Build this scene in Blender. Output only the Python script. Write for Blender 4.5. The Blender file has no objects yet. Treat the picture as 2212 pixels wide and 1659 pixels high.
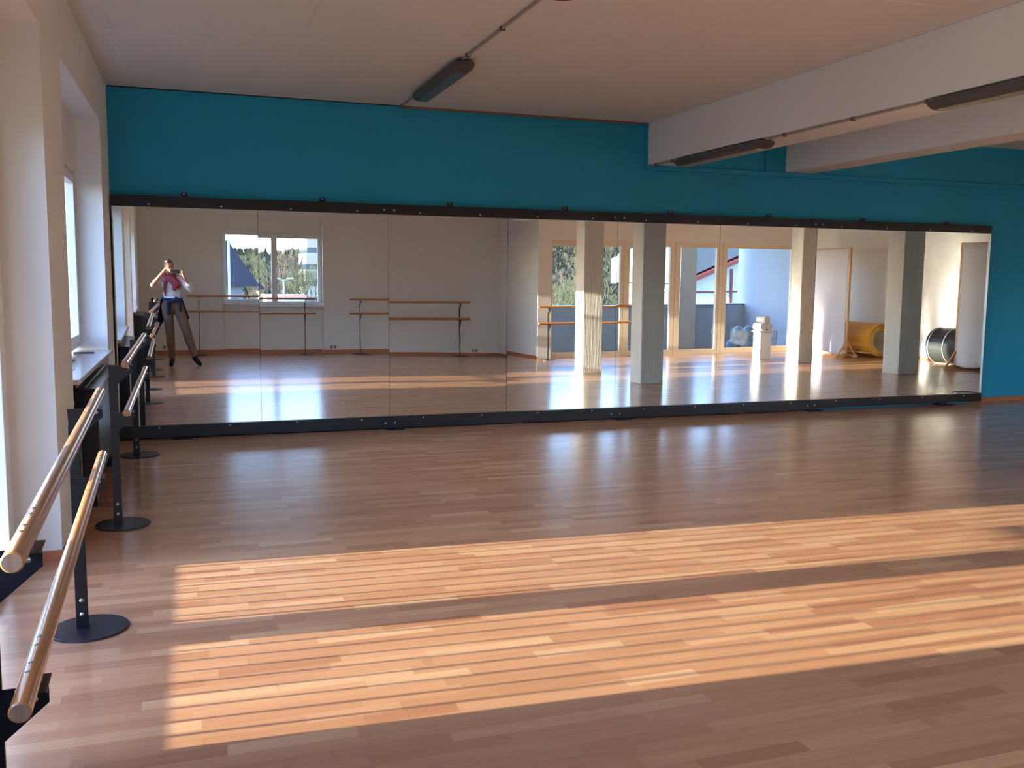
import bpy, bmesh, math, random
from mathutils import Vector, Matrix
random.seed(7)
S = bpy.context.scene
COL = S.collection

# ------------------------------------------------------------ camera
def set_camera():
    W, H, F = 2212.0, 1659.0, 2028.4
    yaw, pitch, roll = 0.3347, 0.1124, 0.0100
    f = Vector((math.sin(yaw)*math.cos(pitch), math.cos(yaw)*math.cos(pitch), -math.sin(pitch)))
    r0 = Vector((math.cos(yaw), -math.sin(yaw), 0)); u0 = r0.cross(f)
    r = math.cos(roll)*r0 + math.sin(roll)*u0
    u = -math.sin(roll)*r0 + math.cos(roll)*u0
    cd = bpy.data.cameras.new('camera'); co = bpy.data.objects.new('camera', cd); COL.objects.link(co)
    cd.sensor_width = 36.0; cd.lens = 36.0*F/W; cd.clip_start = 0.02; cd.clip_end = 400
    m = Matrix((r, u, -f)).transposed().to_4x4(); m.translation = Vector((0, -9.101, 1.5))
    co.matrix_world = m
    S.camera = co
set_camera()
CAMY = -9.101

# ------------------------------------------------------------ light, exposure
SUN_DIR = Vector((1.0, -0.047, -0.1315)).normalized()
world = bpy.data.worlds.new('world'); S.world = world; world.use_nodes = True
nt = world.node_tree; nt.nodes.clear()
sky = nt.nodes.new('ShaderNodeTexSky'); sky.sky_type = 'NISHITA'; sky.sun_disc = False
sky.sun_elevation = math.radians(24); sky.sun_rotation = math.radians(-92); sky.air_density = 1.0; sky.dust_density = 0.6; sky.ozone_density = 1.6
bg = nt.nodes.new('ShaderNodeBackground'); bg.inputs['Strength'].default_value = 1.22
tint = nt.nodes.new('ShaderNodeMix'); tint.data_type = 'RGBA'; tint.blend_type = 'MULTIPLY'; tint.inputs[0].default_value = 1; tint.inputs[7].default_value = (.88, 1.0, 1.30, 1)
wo = nt.nodes.new('ShaderNodeOutputWorld')
nt.links.new(sky.outputs[0], tint.inputs[6]); nt.links.new(tint.outputs[2], bg.inputs[0]); nt.links.new(bg.outputs[0], wo.inputs[0])
sl = bpy.data.lights.new('sun', 'SUN'); sl.energy = 29.0; sl.angle = math.radians(0.55); sl.color = (1.0, 0.89, 0.72)
so = bpy.data.objects.new('sun', sl); COL.objects.link(so)
so.rotation_euler = SUN_DIR.to_track_quat('-Z', 'Y').to_euler(); so.location = (-20, -5, 6)
S.view_settings.view_transform = 'Standard'; S.view_settings.look = 'None'
S.view_settings.gamma = 1.0; S.view_settings.use_curve_mapping = False
S.view_settings.exposure = 0.17
try:
    S.cycles.max_bounces = 14; S.cycles.diffuse_bounces = 8; S.cycles.glossy_bounces = 6
    S.cycles.transparent_max_bounces = 16; S.cycles.transmission_bounces = 6; S.cycles.sample_clamp_indirect = 0.0; S.cycles.blur_glossy = 0.2; S.cycles.caustics_reflective = True
except Exception: pass

# ------------------------------------------------------------ materials
def lin(c):
    return tuple((x/12.92 if x <= .04045 else ((x+.055)/1.055)**2.4) for x in c)
def rgb(r, g, b): return lin((r/255., g/255., b/255.)) + (1.0,)
def new_mat(name):
    m = bpy.data.materials.new(name); m.use_nodes = True
    n = m.node_tree; b = n.nodes['Principled BSDF']
    return m, n, b
def mat(name, col, rough=.5, metal=0., noise=0., nscale=20., bump=0., bscale=60., coat=0., spec=None, stretch=(1, 1, 1)):
    m, n, b = new_mat(name)
    b.inputs['Roughness'].default_value = rough; b.inputs['Metallic'].default_value = metal
    b.inputs['Base Color'].default_value = col
    if spec is not None: b.inputs['Specular IOR Level'].default_value = spec
    if coat: b.inputs['Coat Weight'].default_value = coat; b.inputs['Coat Roughness'].default_value = .08
    tc = n.nodes.new('ShaderNodeTexCoord'); mp = n.nodes.new('ShaderNodeMapping'); mp.inputs['Scale'].default_value = stretch
    n.links.new(tc.outputs['Object'], mp.inputs[0])
    if noise:
        t = n.nodes.new('ShaderNodeTexNoise'); t.inputs['Scale'].default_value = nscale; t.inputs['Detail'].default_value = 5
        mx = n.nodes.new('ShaderNodeMix'); mx.data_type = 'RGBA'
        mx.inputs[6].default_value = tuple(c*(1-noise) for c in col[:3]) + (1,)
        mx.inputs[7].default_value = tuple(min(1, c*(1+noise)) for c in col[:3]) + (1,)
        n.links.new(mp.outputs[0], t.inputs['Vector']); n.links.new(t.outputs['Fac'], mx.inputs[0]); n.links.new(mx.outputs[2], b.inputs['Base Color'])
    if bump:
        t2 = n.nodes.new('ShaderNodeTexNoise'); t2.inputs['Scale'].default_value = bscale; t2.inputs['Detail'].default_value = 6
        bp = n.nodes.new('ShaderNodeBump'); bp.inputs['Strength'].default_value = bump; bp.inputs['Distance'].default_value = .01
        n.links.new(mp.outputs[0], t2.inputs['Vector']); n.links.new(t2.outputs['Fac'], bp.inputs['Height']); n.links.new(bp.outputs[0], b.inputs['Normal'])
    return m
def math_node(n, op, a=None, b=None):
    k = n.nodes.new('ShaderNodeMath'); k.operation = op
    for i, v in enumerate((a, b)):
        if v is None: continue
        if isinstance(v, (int, float)): k.inputs[i].default_value = v
        else: n.links.new(v, k.inputs[i])
    return k.outputs[0]
def floor_material():
    m, n, b = new_mat('beech_parquet')
    tc = n.nodes.new('ShaderNodeTexCoord'); sx = n.nodes.new('ShaderNodeSeparateXYZ'); n.links.new(tc.outputs['Object'], sx.inputs[0])
    X, Y = sx.outputs[0], sx.outputs[1]
    WID, LEN = .0685, .46
    ry = math_node(n, 'DIVIDE', Y, WID); row = math_node(n, 'FLOOR', ry)
    wn = n.nodes.new('ShaderNodeTexWhiteNoise'); wn.noise_dimensions = '1D'; n.links.new(row, wn.inputs['W'])
    rx = math_node(n, 'DIVIDE', X, LEN); rx = math_node(n, 'ADD', rx, math_node(n, 'MULTIPLY', wn.outputs['Value'], 7.3)); 
    # stave lengths vary a little
    w1 = n.nodes.new('ShaderNodeTexNoise'); w1.noise_dimensions = '2D'; w1.inputs['Scale'].default_value = .8
    cb0 = n.nodes.new('ShaderNodeCombineXYZ'); n.links.new(rx, cb0.inputs[0]); n.links.new(math_node(n, 'MULTIPLY', row, 3.7), cb0.inputs[1]); n.links.new(cb0.outputs[0], w1.inputs['Vector'])
    rx = math_node(n, 'ADD', rx, math_node(n, 'MULTIPLY', w1.outputs['Fac'], 1.1))
    colr = math_node(n, 'FLOOR', rx)
    cb = n.nodes.new('ShaderNodeCombineXYZ'); n.links.new(row, cb.inputs[0]); n.links.new(colr, cb.inputs[1])
    w2 = n.nodes.new('ShaderNodeTexWhiteNoise'); w2.noise_dimensions = '2D'; n.links.new(cb.outputs[0], w2.inputs['Vector'])
    cr = n.nodes.new('ShaderNodeValToRGB'); cr.color_ramp.interpolation = 'LINEAR'
    e = cr.color_ramp.elements; e[0].position = 0; e[0].color = rgb(180, 124, 88); e[1].position = 1; e[1].color = rgb(217, 172, 128)
    for p, c in ((.15, rgb(190, 137, 98)), (.5, rgb(199, 147, 106)), (.85, rgb(206, 156, 114))):
        k = e.new(p); k.color = c
    n.links.new(w2.outputs['Value'], cr.inputs[0])
    # grain, stretched along the staves
    mp = n.nodes.new('ShaderNodeMapping'); mp.inputs['Scale'].default_value = (2.2, 55, 1); n.links.new(tc.outputs['Object'], mp.inputs[0])
    va = n.nodes.new('ShaderNodeVectorMath'); va.operation = 'ADD'; n.links.new(mp.outputs[0], va.inputs[0]); n.links.new(w2.outputs['Color'], va.inputs[1])
    g = n.nodes.new('ShaderNodeTexNoise'); g.inputs['Scale'].default_value = 1.0; g.inputs['Detail'].default_value = 6; g.inputs['Distortion'].default_value = .6
    n.links.new(va.outputs[0], g.inputs['Vector'])
    gm = n.nodes.new('ShaderNodeMapRange'); gm.inputs[1].default_value = .3; gm.inputs[2].default_value = .7; gm.inputs[3].default_value = .90; gm.inputs[4].default_value = 1.07
    n.links.new(g.outputs['Fac'], gm.inputs[0])
    # joints
    fy = math_node(n, 'FRACT', ry); fx = math_node(n, 'FRACT', rx)
    jy = math_node(n, 'LESS_THAN', fy, .025); jx = math_node(n, 'LESS_THAN', fx, .0055)
    j = math_node(n, 'MAXIMUM', jy, jx); jm = math_node(n, 'SUBTRACT', 1.0, math_node(n, 'MULTIPLY', j, .13))
    tot = math_node(n, 'MULTIPLY', gm.outputs[0], jm)
    mx = n.nodes.new('ShaderNodeMix'); mx.data_type = 'RGBA'; mx.blend_type = 'MULTIPLY'; mx.inputs[0].default_value = 1
    cbn = n.nodes.new('ShaderNodeCombineColor'); [n.links.new(tot, cbn.inputs[i]) for i in range(3)]
    n.links.new(cr.outputs[0], mx.inputs[6]); n.links.new(cbn.outputs[0], mx.inputs[7])
    n.links.new(mx.outputs[2], b.inputs['Base Color'])
    b.inputs['Roughness'].default_value = .42; b.inputs['Specular IOR Level'].default_value = .3; b.inputs['Coat Weight'].default_value = .9; b.inputs['Coat Roughness'].default_value = .19
    bp = n.nodes.new('ShaderNodeBump'); bp.inputs['Strength'].default_value = .10; bp.inputs['Distance'].default_value = .002
    n.links.new(g.outputs['Fac'], bp.inputs['Height']); n.links.new(bp.outputs[0], b.inputs['Normal'])
    return m
def ceiling_material():
    m, n, b = new_mat('ceiling_paint')
    b.inputs['Roughness'].default_value = .85
    tc = n.nodes.new('ShaderNodeTexCoord'); sx = n.nodes.new('ShaderNodeSeparateXYZ'); n.links.new(tc.outputs['Object'], sx.inputs[0])
    def seam(coord, period, off, wobble):
        nz = n.nodes.new('ShaderNodeTexNoise'); nz.inputs['Scale'].default_value = 1.6; n.links.new(tc.outputs['Object'], nz.inputs['Vector'])
        c = math_node(n, 'ADD', coord, math_node(n, 'MULTIPLY', nz.outputs['Fac'], wobble))
        fr = math_node(n, 'FRACT', math_node(n, 'DIVIDE', math_node(n, 'ADD', c, off), period))
        return math_node(n, 'LESS_THAN', math_node(n, 'ABSOLUTE', math_node(n, 'SUBTRACT', fr, .5)), .006/period)
    s1 = seam(sx.outputs[1], 2.45, 3.15, .02); s2 = seam(sx.outputs[0], .62, .1, .015)
    nz = n.nodes.new('ShaderNodeTexNoise'); nz.inputs['Scale'].default_value = 1.1; nz.inputs['Detail'].default_value = 3; n.links.new(tc.outputs['Object'], nz.inputs['Vector'])
    gate = math_node(n, 'GREATER_THAN', nz.outputs['Fac'], .46)
    sA = math_node(n, 'MULTIPLY', s1, gate); sB = math_node(n, 'MULTIPLY', s2, math_node(n, 'GREATER_THAN', nz.outputs['Fac'], .50))
    mx = n.nodes.new('ShaderNodeMix'); mx.data_type = 'RGBA'; mx.inputs[6].default_value = rgb(222, 219, 210); mx.inputs[7].default_value = rgb(242, 234, 226)
    n.links.new(sA, mx.inputs[0])
    mx2 = n.nodes.new('ShaderNodeMix'); mx2.data_type = 'RGBA'; mx2.inputs[7].default_value = rgb(204, 194, 184)
    near = math_node(n, 'GREATER_THAN', sx.outputs[1], -1.97)
    mx3 = n.nodes.new('ShaderNodeMix'); mx3.data_type = 'RGBA'; mx3.inputs[6].default_value = rgb(206, 197, 188); mx3.inputs[7].default_value = rgb(238, 230, 222)
    n.links.new(near, mx3.inputs[0]); n.links.new(mx3.outputs[2], mx2.inputs[7])
    sB = math_node(n, 'MAXIMUM', sB, math_node(n, 'MULTIPLY', s2, near))
    n.links.new(math_node(n, 'MULTIPLY', sB, .5), mx2.inputs[0]); n.links.new(mx.outputs[2], mx2.inputs[6]); n.links.new(mx2.outputs[2], b.inputs['Base Color'])
    return m
def rough_plaster():
    m, n, b = new_mat('rough_plaster')
    b.inputs['Base Color'].default_value = rgb(226, 222, 210); b.inputs['Roughness'].default_value = .8
    tc = n.nodes.new('ShaderNodeTexCoord'); mp = n.nodes.new('ShaderNodeMapping'); mp.inputs['Scale'].default_value = (34, 34, 3.2); n.links.new(tc.outputs['Object'], mp.inputs[0])
    t = n.nodes.new('ShaderNodeTexNoise'); t.inputs['Scale'].default_value = 1; t.inputs['Detail'].default_value = 7; t.inputs['Roughness'].default_value = .65
    bp = n.nodes.new('ShaderNodeBump'); bp.inputs['Strength'].default_value = .95; bp.inputs['Distance'].default_value = .022
    n.links.new(mp.outputs[0], t.inputs['Vector']); n.links.new(t.outputs['Fac'], bp.inputs['Height']); n.links.new(bp.outputs[0], b.inputs['Normal'])
    return m
def thin_glass(name, tint=(.93, .97, 1.0, 1), base=.05):
    m = bpy.data.materials.new(name); m.use_nodes = True; n = m.node_tree; n.nodes.clear()
    o = n.nodes.new('ShaderNodeOutputMaterial'); t = n.nodes.new('ShaderNodeBsdfTransparent'); t.inputs[0].default_value = tint
    g = n.nodes.new('ShaderNodeBsdfGlossy'); g.inputs['Roughness'].default_value = .01
    fr = n.nodes.new('ShaderNodeFresnel')
    ge = n.nodes.new('ShaderNodeNewGeometry'); mr = n.nodes.new('ShaderNodeMapRange')     # same reflectance from both sides of a thin pane
    mr.inputs[3].default_value = 1.5; mr.inputs[4].default_value = 1/1.5
    n.links.new(ge.outputs['Backfacing'], mr.inputs[0]); n.links.new(mr.outputs[0], fr.inputs[0])
    mx = n.nodes.new('ShaderNodeMixShader')
    n.links.new(fr.outputs[0], mx.inputs[0]); n.links.new(t.outputs[0], mx.inputs[1]); n.links.new(g.outputs[0], mx.inputs[2]); n.links.new(mx.outputs[0], o.inputs[0])
    return m
def wood_mat(name, c1, c2, rough=.35, axis=1, coat=0.):
    m, n, b = new_mat(name)
    tc = n.nodes.new('ShaderNodeTexCoord'); mp = n.nodes.new('ShaderNodeMapping')
    sc = [70, 70, 70]; sc[axis] = 3; mp.inputs['Scale'].default_value = sc
    n.links.new(tc.outputs['Object'], mp.inputs[0])
    t = n.nodes.new('ShaderNodeTexNoise'); t.inputs['Scale'].default_value = 1; t.inputs['Detail'].default_value = 4; n.links.new(mp.outputs[0], t.inputs['Vector'])
    cr = n.nodes.new('ShaderNodeValToRGB'); cr.color_ramp.elements[0].position = .3; cr.color_ramp.elements[1].position = .7
    cr.color_ramp.elements[0].color = c1; cr.color_ramp.elements[1].color = c2
    n.links.new(t.outputs['Fac'], cr.inputs[0]); n.links.new(cr.outputs[0], b.inputs['Base Color'])
    b.inputs['Roughness'].default_value = rough
    if coat: b.inputs['Coat Weight'].default_value = coat; b.inputs['Coat Roughness'].default_value = .15
    return m
M = dict(
    floor=floor_material(), ceiling=ceiling_material(),
    white=mat('white_wall_paint', rgb(229, 227, 220), .8, bump=.12, bscale=90, noise=.012, nscale=3),
    blue=mat('turquoise_wall_paint', rgb(20, 152, 184), .62, bump=.10, bscale=120, noise=.03, nscale=2),
    plaster=rough_plaster(),
    skirting=wood_mat('beech_skirting', rgb(172, 104, 68), rgb(190, 122, 84), .4, axis=0),
    skirtingy=wood_mat('beech_skirting_y', rgb(172, 104, 68), rgb(190, 122, 84), .4, axis=1),
    upvc=mat('white_window_plastic', rgb(228, 230, 230), .35),
    cream=mat('cream_window_plastic', rgb(226, 214, 190), .4),
    glass=thin_glass('window_glass'),
    sill=mat('pale_stone_sill', rgb(214, 208, 202), .18, noise=.05, nscale=14),
    black=mat('black_painted_wood', rgb(26, 24, 25), .38, noise=.25, nscale=4, stretch=(1, 1, 18), bump=.05, bscale=8),
    steel_black=mat('black_powder_coated_steel', rgb(20, 22, 28), .36, noise=.1, nscale=30),
    plate=mat('dark_steel_plate', rgb(52, 54, 60), .30, metal=.35, noise=.18, nscale=9),
    bolt=mat('zinc_bolt', rgb(200, 202, 204), .3, metal=.9),
    bar=wood_mat('varnished_beech_rail', rgb(176, 112, 56), rgb(204, 142, 80), .22, axis=1, coat=.5),
    bar_end=wood_mat('beech_end_grain', rgb(150, 108, 82), rgb(176, 134, 104), .6, axis=2),
    rad=mat('charcoal_radiator_enamel', rgb(24, 27, 34), .22),
    rad_panel=mat('slate_radiator_front', rgb(46, 52, 58), .4),
    pipe=mat('copper_brown_pipe', rgb(112, 84, 66), .5),
    red=mat('red_valve', rgb(190, 38, 30), .4),
    lamp_body=mat('grey_lamp_housing', rgb(84, 76, 70), .45),
    lamp_louvre=mat('lamp_reflector', rgb(214, 206, 190), .2, metal=.8),
    lamp_cover=mat('smoky_lamp_cover', rgb(104, 84, 70), .2),
    conduit=mat('grey_conduit', rgb(158, 150, 142), .5),
    clip=mat('brown_clip', rgb(92, 78, 68), .6),
    rust=mat('brown_ceiling_strip', rgb(134, 98, 74), .7, noise=.35, nscale=14, stretch=(1, 1, 1)),
    gold=mat('ochre_mat', rgb(224, 162, 30), .35, noise=.06, nscale=4),
    gold_in=mat('pale_sunlit_mat_inside', rgb(226, 220, 200), .6),  # pale tone paints in the sun glow inside the rolls
    blackmat=mat('dark_grey_mat', rgb(46, 50, 48), .5, noise=.1, nscale=5),
    sheet=mat('white_cotton_sheet', rgb(216, 216, 220), .9, bump=.1, bscale=200),
    pine=wood_mat('pine_batten', rgb(208, 164, 100), rgb(226, 186, 126), .5, axis=2),
    skin=mat('skin', rgb(196, 132, 104), .5, noise=.05, nscale=12),
    hair=mat('grey_brown_hair', rgb(112, 106, 98), .7, noise=.3, nscale=90, bump=.8, bscale=160),
    shirt=mat('white_shirt', rgb(216, 220, 226), .85, noise=.03, nscale=8, bump=.3, bscale=14),
    scarf=mat('dusty_red_scarf', rgb(150, 62, 78), .9, noise=.28, nscale=26, bump=.5, bscale=30),
    navy=mat('navy_jacket', rgb(22, 36, 76), .85, noise=.2, nscale=9, bump=.4, bscale=16),
    trousers=mat('brown_trousers', rgb(118, 94, 72), .85, noise=.12, nscale=12, bump=.4, bscale=14),
    sock=mat('black_sock', rgb(20, 20, 22), .9),
    phone=mat('dark_grey_phone', rgb(56, 58, 64), .25),
    lens=mat('phone_lens', rgb(10, 12, 20), .05),
    parapet=mat('skylit_blue_balcony_wall', rgb(176, 190, 206), .8, noise=.03, nscale=3),  # blue of the sky-lit shade is put into the wall colour
    balcony=mat('balcony_boards', rgb(132, 104, 92), .6, noise=.1, nscale=6, stretch=(1, 20, 1)),
    ledge=mat('zinc_ledge', rgb(120, 132, 140), .35, metal=.5),
    bark=mat('bare_branch_bark', rgb(92, 82, 66), .9, noise=.2, nscale=3),
    conifer=mat('conifer_green', rgb(50, 62, 50), .9, noise=.35, nscale=2),
    ivy=mat('olive_twigs', rgb(78, 84, 56), .9, noise=.35, nscale=3),
    woods=mat('winter_wood', rgb(82, 78, 62), 1.0, noise=.8, nscale=.45, bump=1.0, bscale=3, spec=.0),
    hill=mat('wooded_hillside', rgb(74, 72, 56), .95, noise=.5, nscale=1.6, bump=.6, bscale=2.5, spec=.0),
    ground=mat('winter_grass', rgb(86, 86, 62), .95, noise=.25, nscale=.6),
    render_white=mat('white_render', rgb(196, 194, 188), .8),
    roof=mat('dark_slate_roof', rgb(34, 38, 56), .7, noise=.2, nscale=2),
    roof_grey=mat('grey_roof_tiles', rgb(96, 102, 104), .8, noise=.2, nscale=3),
    render_pale=mat('pale_block_render', rgb(158, 154, 144), .8),
    render_grey=mat('grey_render', rgb(120, 120, 124), .8),
    render_pink=mat('salmon_gable', rgb(206, 150, 132), .8),
    timber_red=mat('red_brown_timber', rgb(112, 48, 44), .6),
    darkwin=mat('dark_window_pane', rgb(58, 70, 84), .15),
    lampmetal=mat('pale_blue_lamp_metal', rgb(168, 190, 204), .4),
    ball=mat('silver_blue_ball', rgb(120, 168, 200), .3),
    net=mat('grey_basket', rgb(170, 176, 182), .7),
    orange=mat('orange_brown_box', rgb(190, 128, 84), .7),
    paper=mat('white_paper', rgb(236, 236, 236), .7),
    dark=mat('dark_small_thing', rgb(32, 34, 40), .5),
    stone=mat('grey_brown_thing', rgb(120, 110, 100), .6),
    socket=mat('white_socket_plastic', rgb(232, 230, 222), .4),
)
def mirror_material():
    m, n, b = new_mat('mirror_silver')
    b.inputs['Metallic'].default_value = 1; b.inputs['Roughness'].default_value = 0.0
    b.inputs['Base Color'].default_value = (.90, .925, .90, 1)
    return m
M['mirror'] = mirror_material()

# ------------------------------------------------------------ helpers
class B:
    def __init__(s): s.bm = bmesh.new()
    def box(s, x0, x1, y0, y1, z0, z1, bev=0):
        b = s.bm
        v = [b.verts.new(p) for p in ((x0,y0,z0),(x1,y0,z0),(x1,y1,z0),(x0,y1,z0),(x0,y0,z1),(x1,y0,z1),(x1,y1,z1),(x0,y1,z1))]
        fs = [b.faces.new([v[i] for i in q]) for q in ((3,2,1,0),(4,5,6,7),(0,1,5,4),(1,2,6,5),(2,3,7,6),(3,0,4,7))]
        if bev:
            es = list({e for f in fs for e in f.edges})
            bmesh.ops.bevel(b, geom=es, offset=bev, segments=2, affect='EDGES', profile=.5)
        return s
    def prism(s, pts, axis, a, c):
        # pts 2-D outline extruded along axis from a to c
        def P(p, t):
            q = [p[0], p[1]]; q.insert(axis, t); return q
        b = s.bm; A = [b.verts.new(P(p, a)) for p in pts]; Cc = [b.verts.new(P(p, c)) for p in pts]
        k = len(pts)
        b.faces.new(A[::-1]); b.faces.new(Cc)
        for i in range(k): b.faces.new((A[i], A[(i+1) % k], Cc[(i+1) % k], Cc[i]))
        return s
    def tube(s, pts, rad, seg=16, cap=True):
        b = s.bm; pts = [Vector(p) for p in pts]; rings = []
        rs = rad if isinstance(rad, (list, tuple)) else [rad]*len(pts)
        up = None
        for i, p in enumerate(pts):
            t = (pts[min(i+1, len(pts)-1)] - pts[max(i-1, 0)]).normalized()
            if up is None:
                up = Vector((0, 0, 1)) if abs(t.z) < .9 else Vector((1, 0, 0))
            n1 = (up - t*up.dot(t)).normalized(); n2 = t.cross(n1); up = n1
            rings.append([b.verts.new(p + rs[i]*(math.cos(a)*n1 + math.sin(a)*n2)) for a in [2*math.pi*j/seg for j in range(seg)]])
        for i in range(len(rings)-1):
            for j in range(seg):
                b.faces.new((rings[i][j], rings[i][(j+1) % seg], rings[i+1][(j+1) % seg], rings[i+1][j]))
        if cap: b.faces.new(rings[0][::-1]); b.faces.new(rings[-1])
        return s
    def lathe(s, prof, cx=0, cy=0, seg=48):
        b = s.bm; rings = []
        for r, z in prof:
            if r < 1e-6: rings.append([b.verts.new((cx, cy, z))])
            else: rings.append([b.verts.new((cx+r*math.cos(2*math.pi*j/seg), cy+r*math.sin(2*math.pi*j/seg), z)) for j in range(seg)])
        for i in range(len(rings)-1):
            A, C_ = rings[i], rings[i+1]
            for j in range(seg):
                k = (j+1) % seg
                if len(A) == 1: b.faces.new((A[0], C_[k], C_[j]))
                elif len(C_) == 1: b.faces.new((A[j], A[k], C_[0]))
                else: b.faces.new((A[j], A[k], C_[k], C_[j]))
        return s
    def ball(s, c, r, sx=1, sy=1, sz=1, u=20, v=14):
        m = Matrix.Translation(c) @ Matrix.Diagonal((sx, sy, sz, 1))
        bmesh.ops.create_uvsphere(s.bm, u_segments=u, v_segments=v, radius=r, matrix=m); return s
    def grid(s, fn, nu, nv):
        b = s.bm; g = [[b.verts.new(fn(i/nu, j/nv)) for j in range(nv+1)] for i in range(nu+1)]
        for i in range(nu):
            for j in range(nv): b.faces.new((g[i][j], g[i+1][j], g[i+1][j+1], g[i][j+1]))
        return s
    def make(s, name, m, parent=None, smooth=False, shear=False, props=None):
        b = s.bm
        bmesh.ops.recalc_face_normals(b, faces=b.faces)
        if shear:
            for v in b.verts: v.co.x += .0095*v.co.y
        me = bpy.data.meshes.new(name); b.to_mesh(me); b.free()
        if smooth:
            for p in me.polygons: p.use_smooth = True
            try:
                me.set_sharp_from_angle(angle=math.radians(40))
            except Exception: pass
        for mm in (m if isinstance(m, (list, tuple)) else [m]): me.materials.append(mm)
        o = bpy.data.objects.new(name, me); COL.objects.link(o)
        if parent: o.parent = parent
        if props:
            for k, v in props.items(): o[k] = v
        return o
def struct(o, label=None):
    o['kind'] = 'structure'
    if label: o['label'] = label
    return o
def thing(name, label, cat, loc=(0, 0, 0), rz=0, group=None):
    o = bpy.data.objects.new(name, None); COL.objects.link(o); o.empty_display_size = .1
    o.location = loc; o.rotation_euler = (0, 0, rz); o['label'] = label; o['category'] = cat
    if group: o['group'] = group
    return o
def tag(o, label, cat, group=None, kind=None):
    o['label'] = label; o['category'] = cat
    if group: o['group'] = group
    if kind: o['kind'] = kind
    return o
def copy_tree(o, parent=None):
    c = o.copy(); COL.objects.link(c); c.parent = parent
    for ch in list(o.children): copy_tree(ch, c)
    return c

ZC = 3.15            # ceiling
XE = 13.98           # right end wall
YB = -11.9           # back wall
YG = -9.56            # glazed wall
# ------------------------------------------------------------ room shell
struct(B().box(-1.1, XE+.3, YB-.35, .4, -.2, 0).make('floor', M['floor']))
struct(B().box(-1.1, XE+.3, YB-.35, .4, ZC, ZC+.3).make('ceiling', M['ceiling']))
struct(B().box(-1.1, XE+.3, .10, .4, 0, ZC).make('wall_front', M['blue']))
# left wall with three openings (inner face x=-.61 at y=0, drifting outwards)
XW, XO = -.61, -1.05
def left_wall():
    b = B()
    piers = [(.1, -.64), (-3.05, -3.79), (-6.26, -6.8), (-9.30, YB-.35)]
    for a, c in piers: b.box(XO, XW, c, a, 0, ZC)
    for a, c, z in ((-.64, -3.05, 2.73), (-3.79, -6.26, 2.73), (-6.8, -9.30, 2.73)): b.box(XO, XW, c, a, z, ZC)
    for a, c in ((-.64, -3.05), (-6.8, -9.30)):
        b.box(XO, -.80, c, a, 0, .84)        # breast wall, set back
        b.box(XO, -.81, c, a, 2.31, 2.73)    # wall over the window
        
    b.box(XO, -.81, -6.26, -3.79, 2.31, 2.73)
    b.box(XO, -.81, -6.26, -3.79, 0, .018)
    return b.make('wall_left', M['white'], shear=True)
struct(left_wall())
def skirt(name, x0, x1, y0, y1, shear=False, m='skirting'):
    return struct(B().box(x0, x1, y0, y1, 0, .058, .003).make(name, M[m], shear=shear))
b = B()
b.box(XW, XW+.014, -3.79, -3.05, 0, .058); b.box(XW, XW+.014, -.64, .0, 0, .058); b.box(-.80, XW+.014, -3.804, -3.79, 0, .058)
b.box(XW, XW+.014, -6.8, -6.26, 0, .058); b.box(XW, XW+.014, YB, -9.30, 0, .058); b.box(-.80, -.786, -3.05, -.64, 0, .058); b.box(-.80, -.786, -9.30, -6.8, 0, .058)
struct(b.make('baseboard_left', M['skirtingy'], shear=True))
skirt('baseboard_front', 9.3, XE, .085, .10)
# back wall with window opening x .93..2.98
b = B()
NX0, NX1 = .93, 2.99
b.box(-1.1, NX0, YB-.35, YB, 0, ZC); b.box(NX1, 7.05, YB-.35, YB, 0, ZC)
b.box(NX0, NX1, YB-.35, YB-.10, 0, .80); b.box(NX0, NX1, YB-.35, YB, 2.72, ZC); b.box(NX0, NX1, YB-.35, YB-.12, 2.379, 2.72)
struct(b.make('wall_back', M['white']))
b = B(); b.box(-.72, NX0, YB, YB+.014, 0, .058); b.box(NX1, 7.05, YB, YB+.014, 0, .058); b.box(NX0, NX1, YB-.10, YB-.086, 0, .058)
struct(b.make('baseboard_back', M['skirting']))
b = B(); b.box(7.05, 7.35, YB-.35, YG, 0, ZC)
struct(b.make('wall_return', M['white']))
struct(B().box(7.036, 7.05, YB, YG, 0, .058).make('baseboard_return', M['skirtingy']))
# wall over the glazing and end wall
struct(B().box(7.35, XE+.3, YG-.25, YG, 2.33, ZC).make('wall_over_glazing', M['white']))
struct(B().box(XE, XE+.3, YG-.25, .4, 0, ZC).make('wall_right', M['white']))
struct(B().box(XE-.014, XE, YG, .1, 0, .058).make('baseboard_right', M['skirtingy']))
# concrete beams and pillars
def beam(x0, x1, label):
    o = B().box(x0, x1, YG, .10, 2.715, ZC, .006).make('ceiling_beam', M['white']); o['kind'] = 'structure'; o['label'] = label
beam(4.70, 5.19, 'white boxed ceiling beam carrying two long lamps')
beam(6.44, 6.80, 'white boxed ceiling beam above the pillars, without lamps')
beam(11.2, 11.58, 'white boxed ceiling beam over the far pair of pillars')
for (x0, x1, y0, y1, l) in ((6.42, 6.78, -6.03, -5.67, 'white square pillar with a sunlit rough plaster face by the glazing'),
                            (6.46, 6.84, -3.92, -3.56, 'white square pillar nearest the middle of the mirror wall, fully in shade'),
                            (11.2, 11.54, -6.62, -6.24, 'white square pillar with a sunlit edge beside the white box of balls'),
                            (11.2, 11.62, -3.88, -3.50, 'white square pillar standing between the ochre and the black mat roll')):
    o = B().box(x0, x1, y0, y1, 0, 2.715 if x0 > 0 else ZC, .012).make('pillar', M['plaster']); o['label'] = l; o['kind'] = 'structure'
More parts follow.
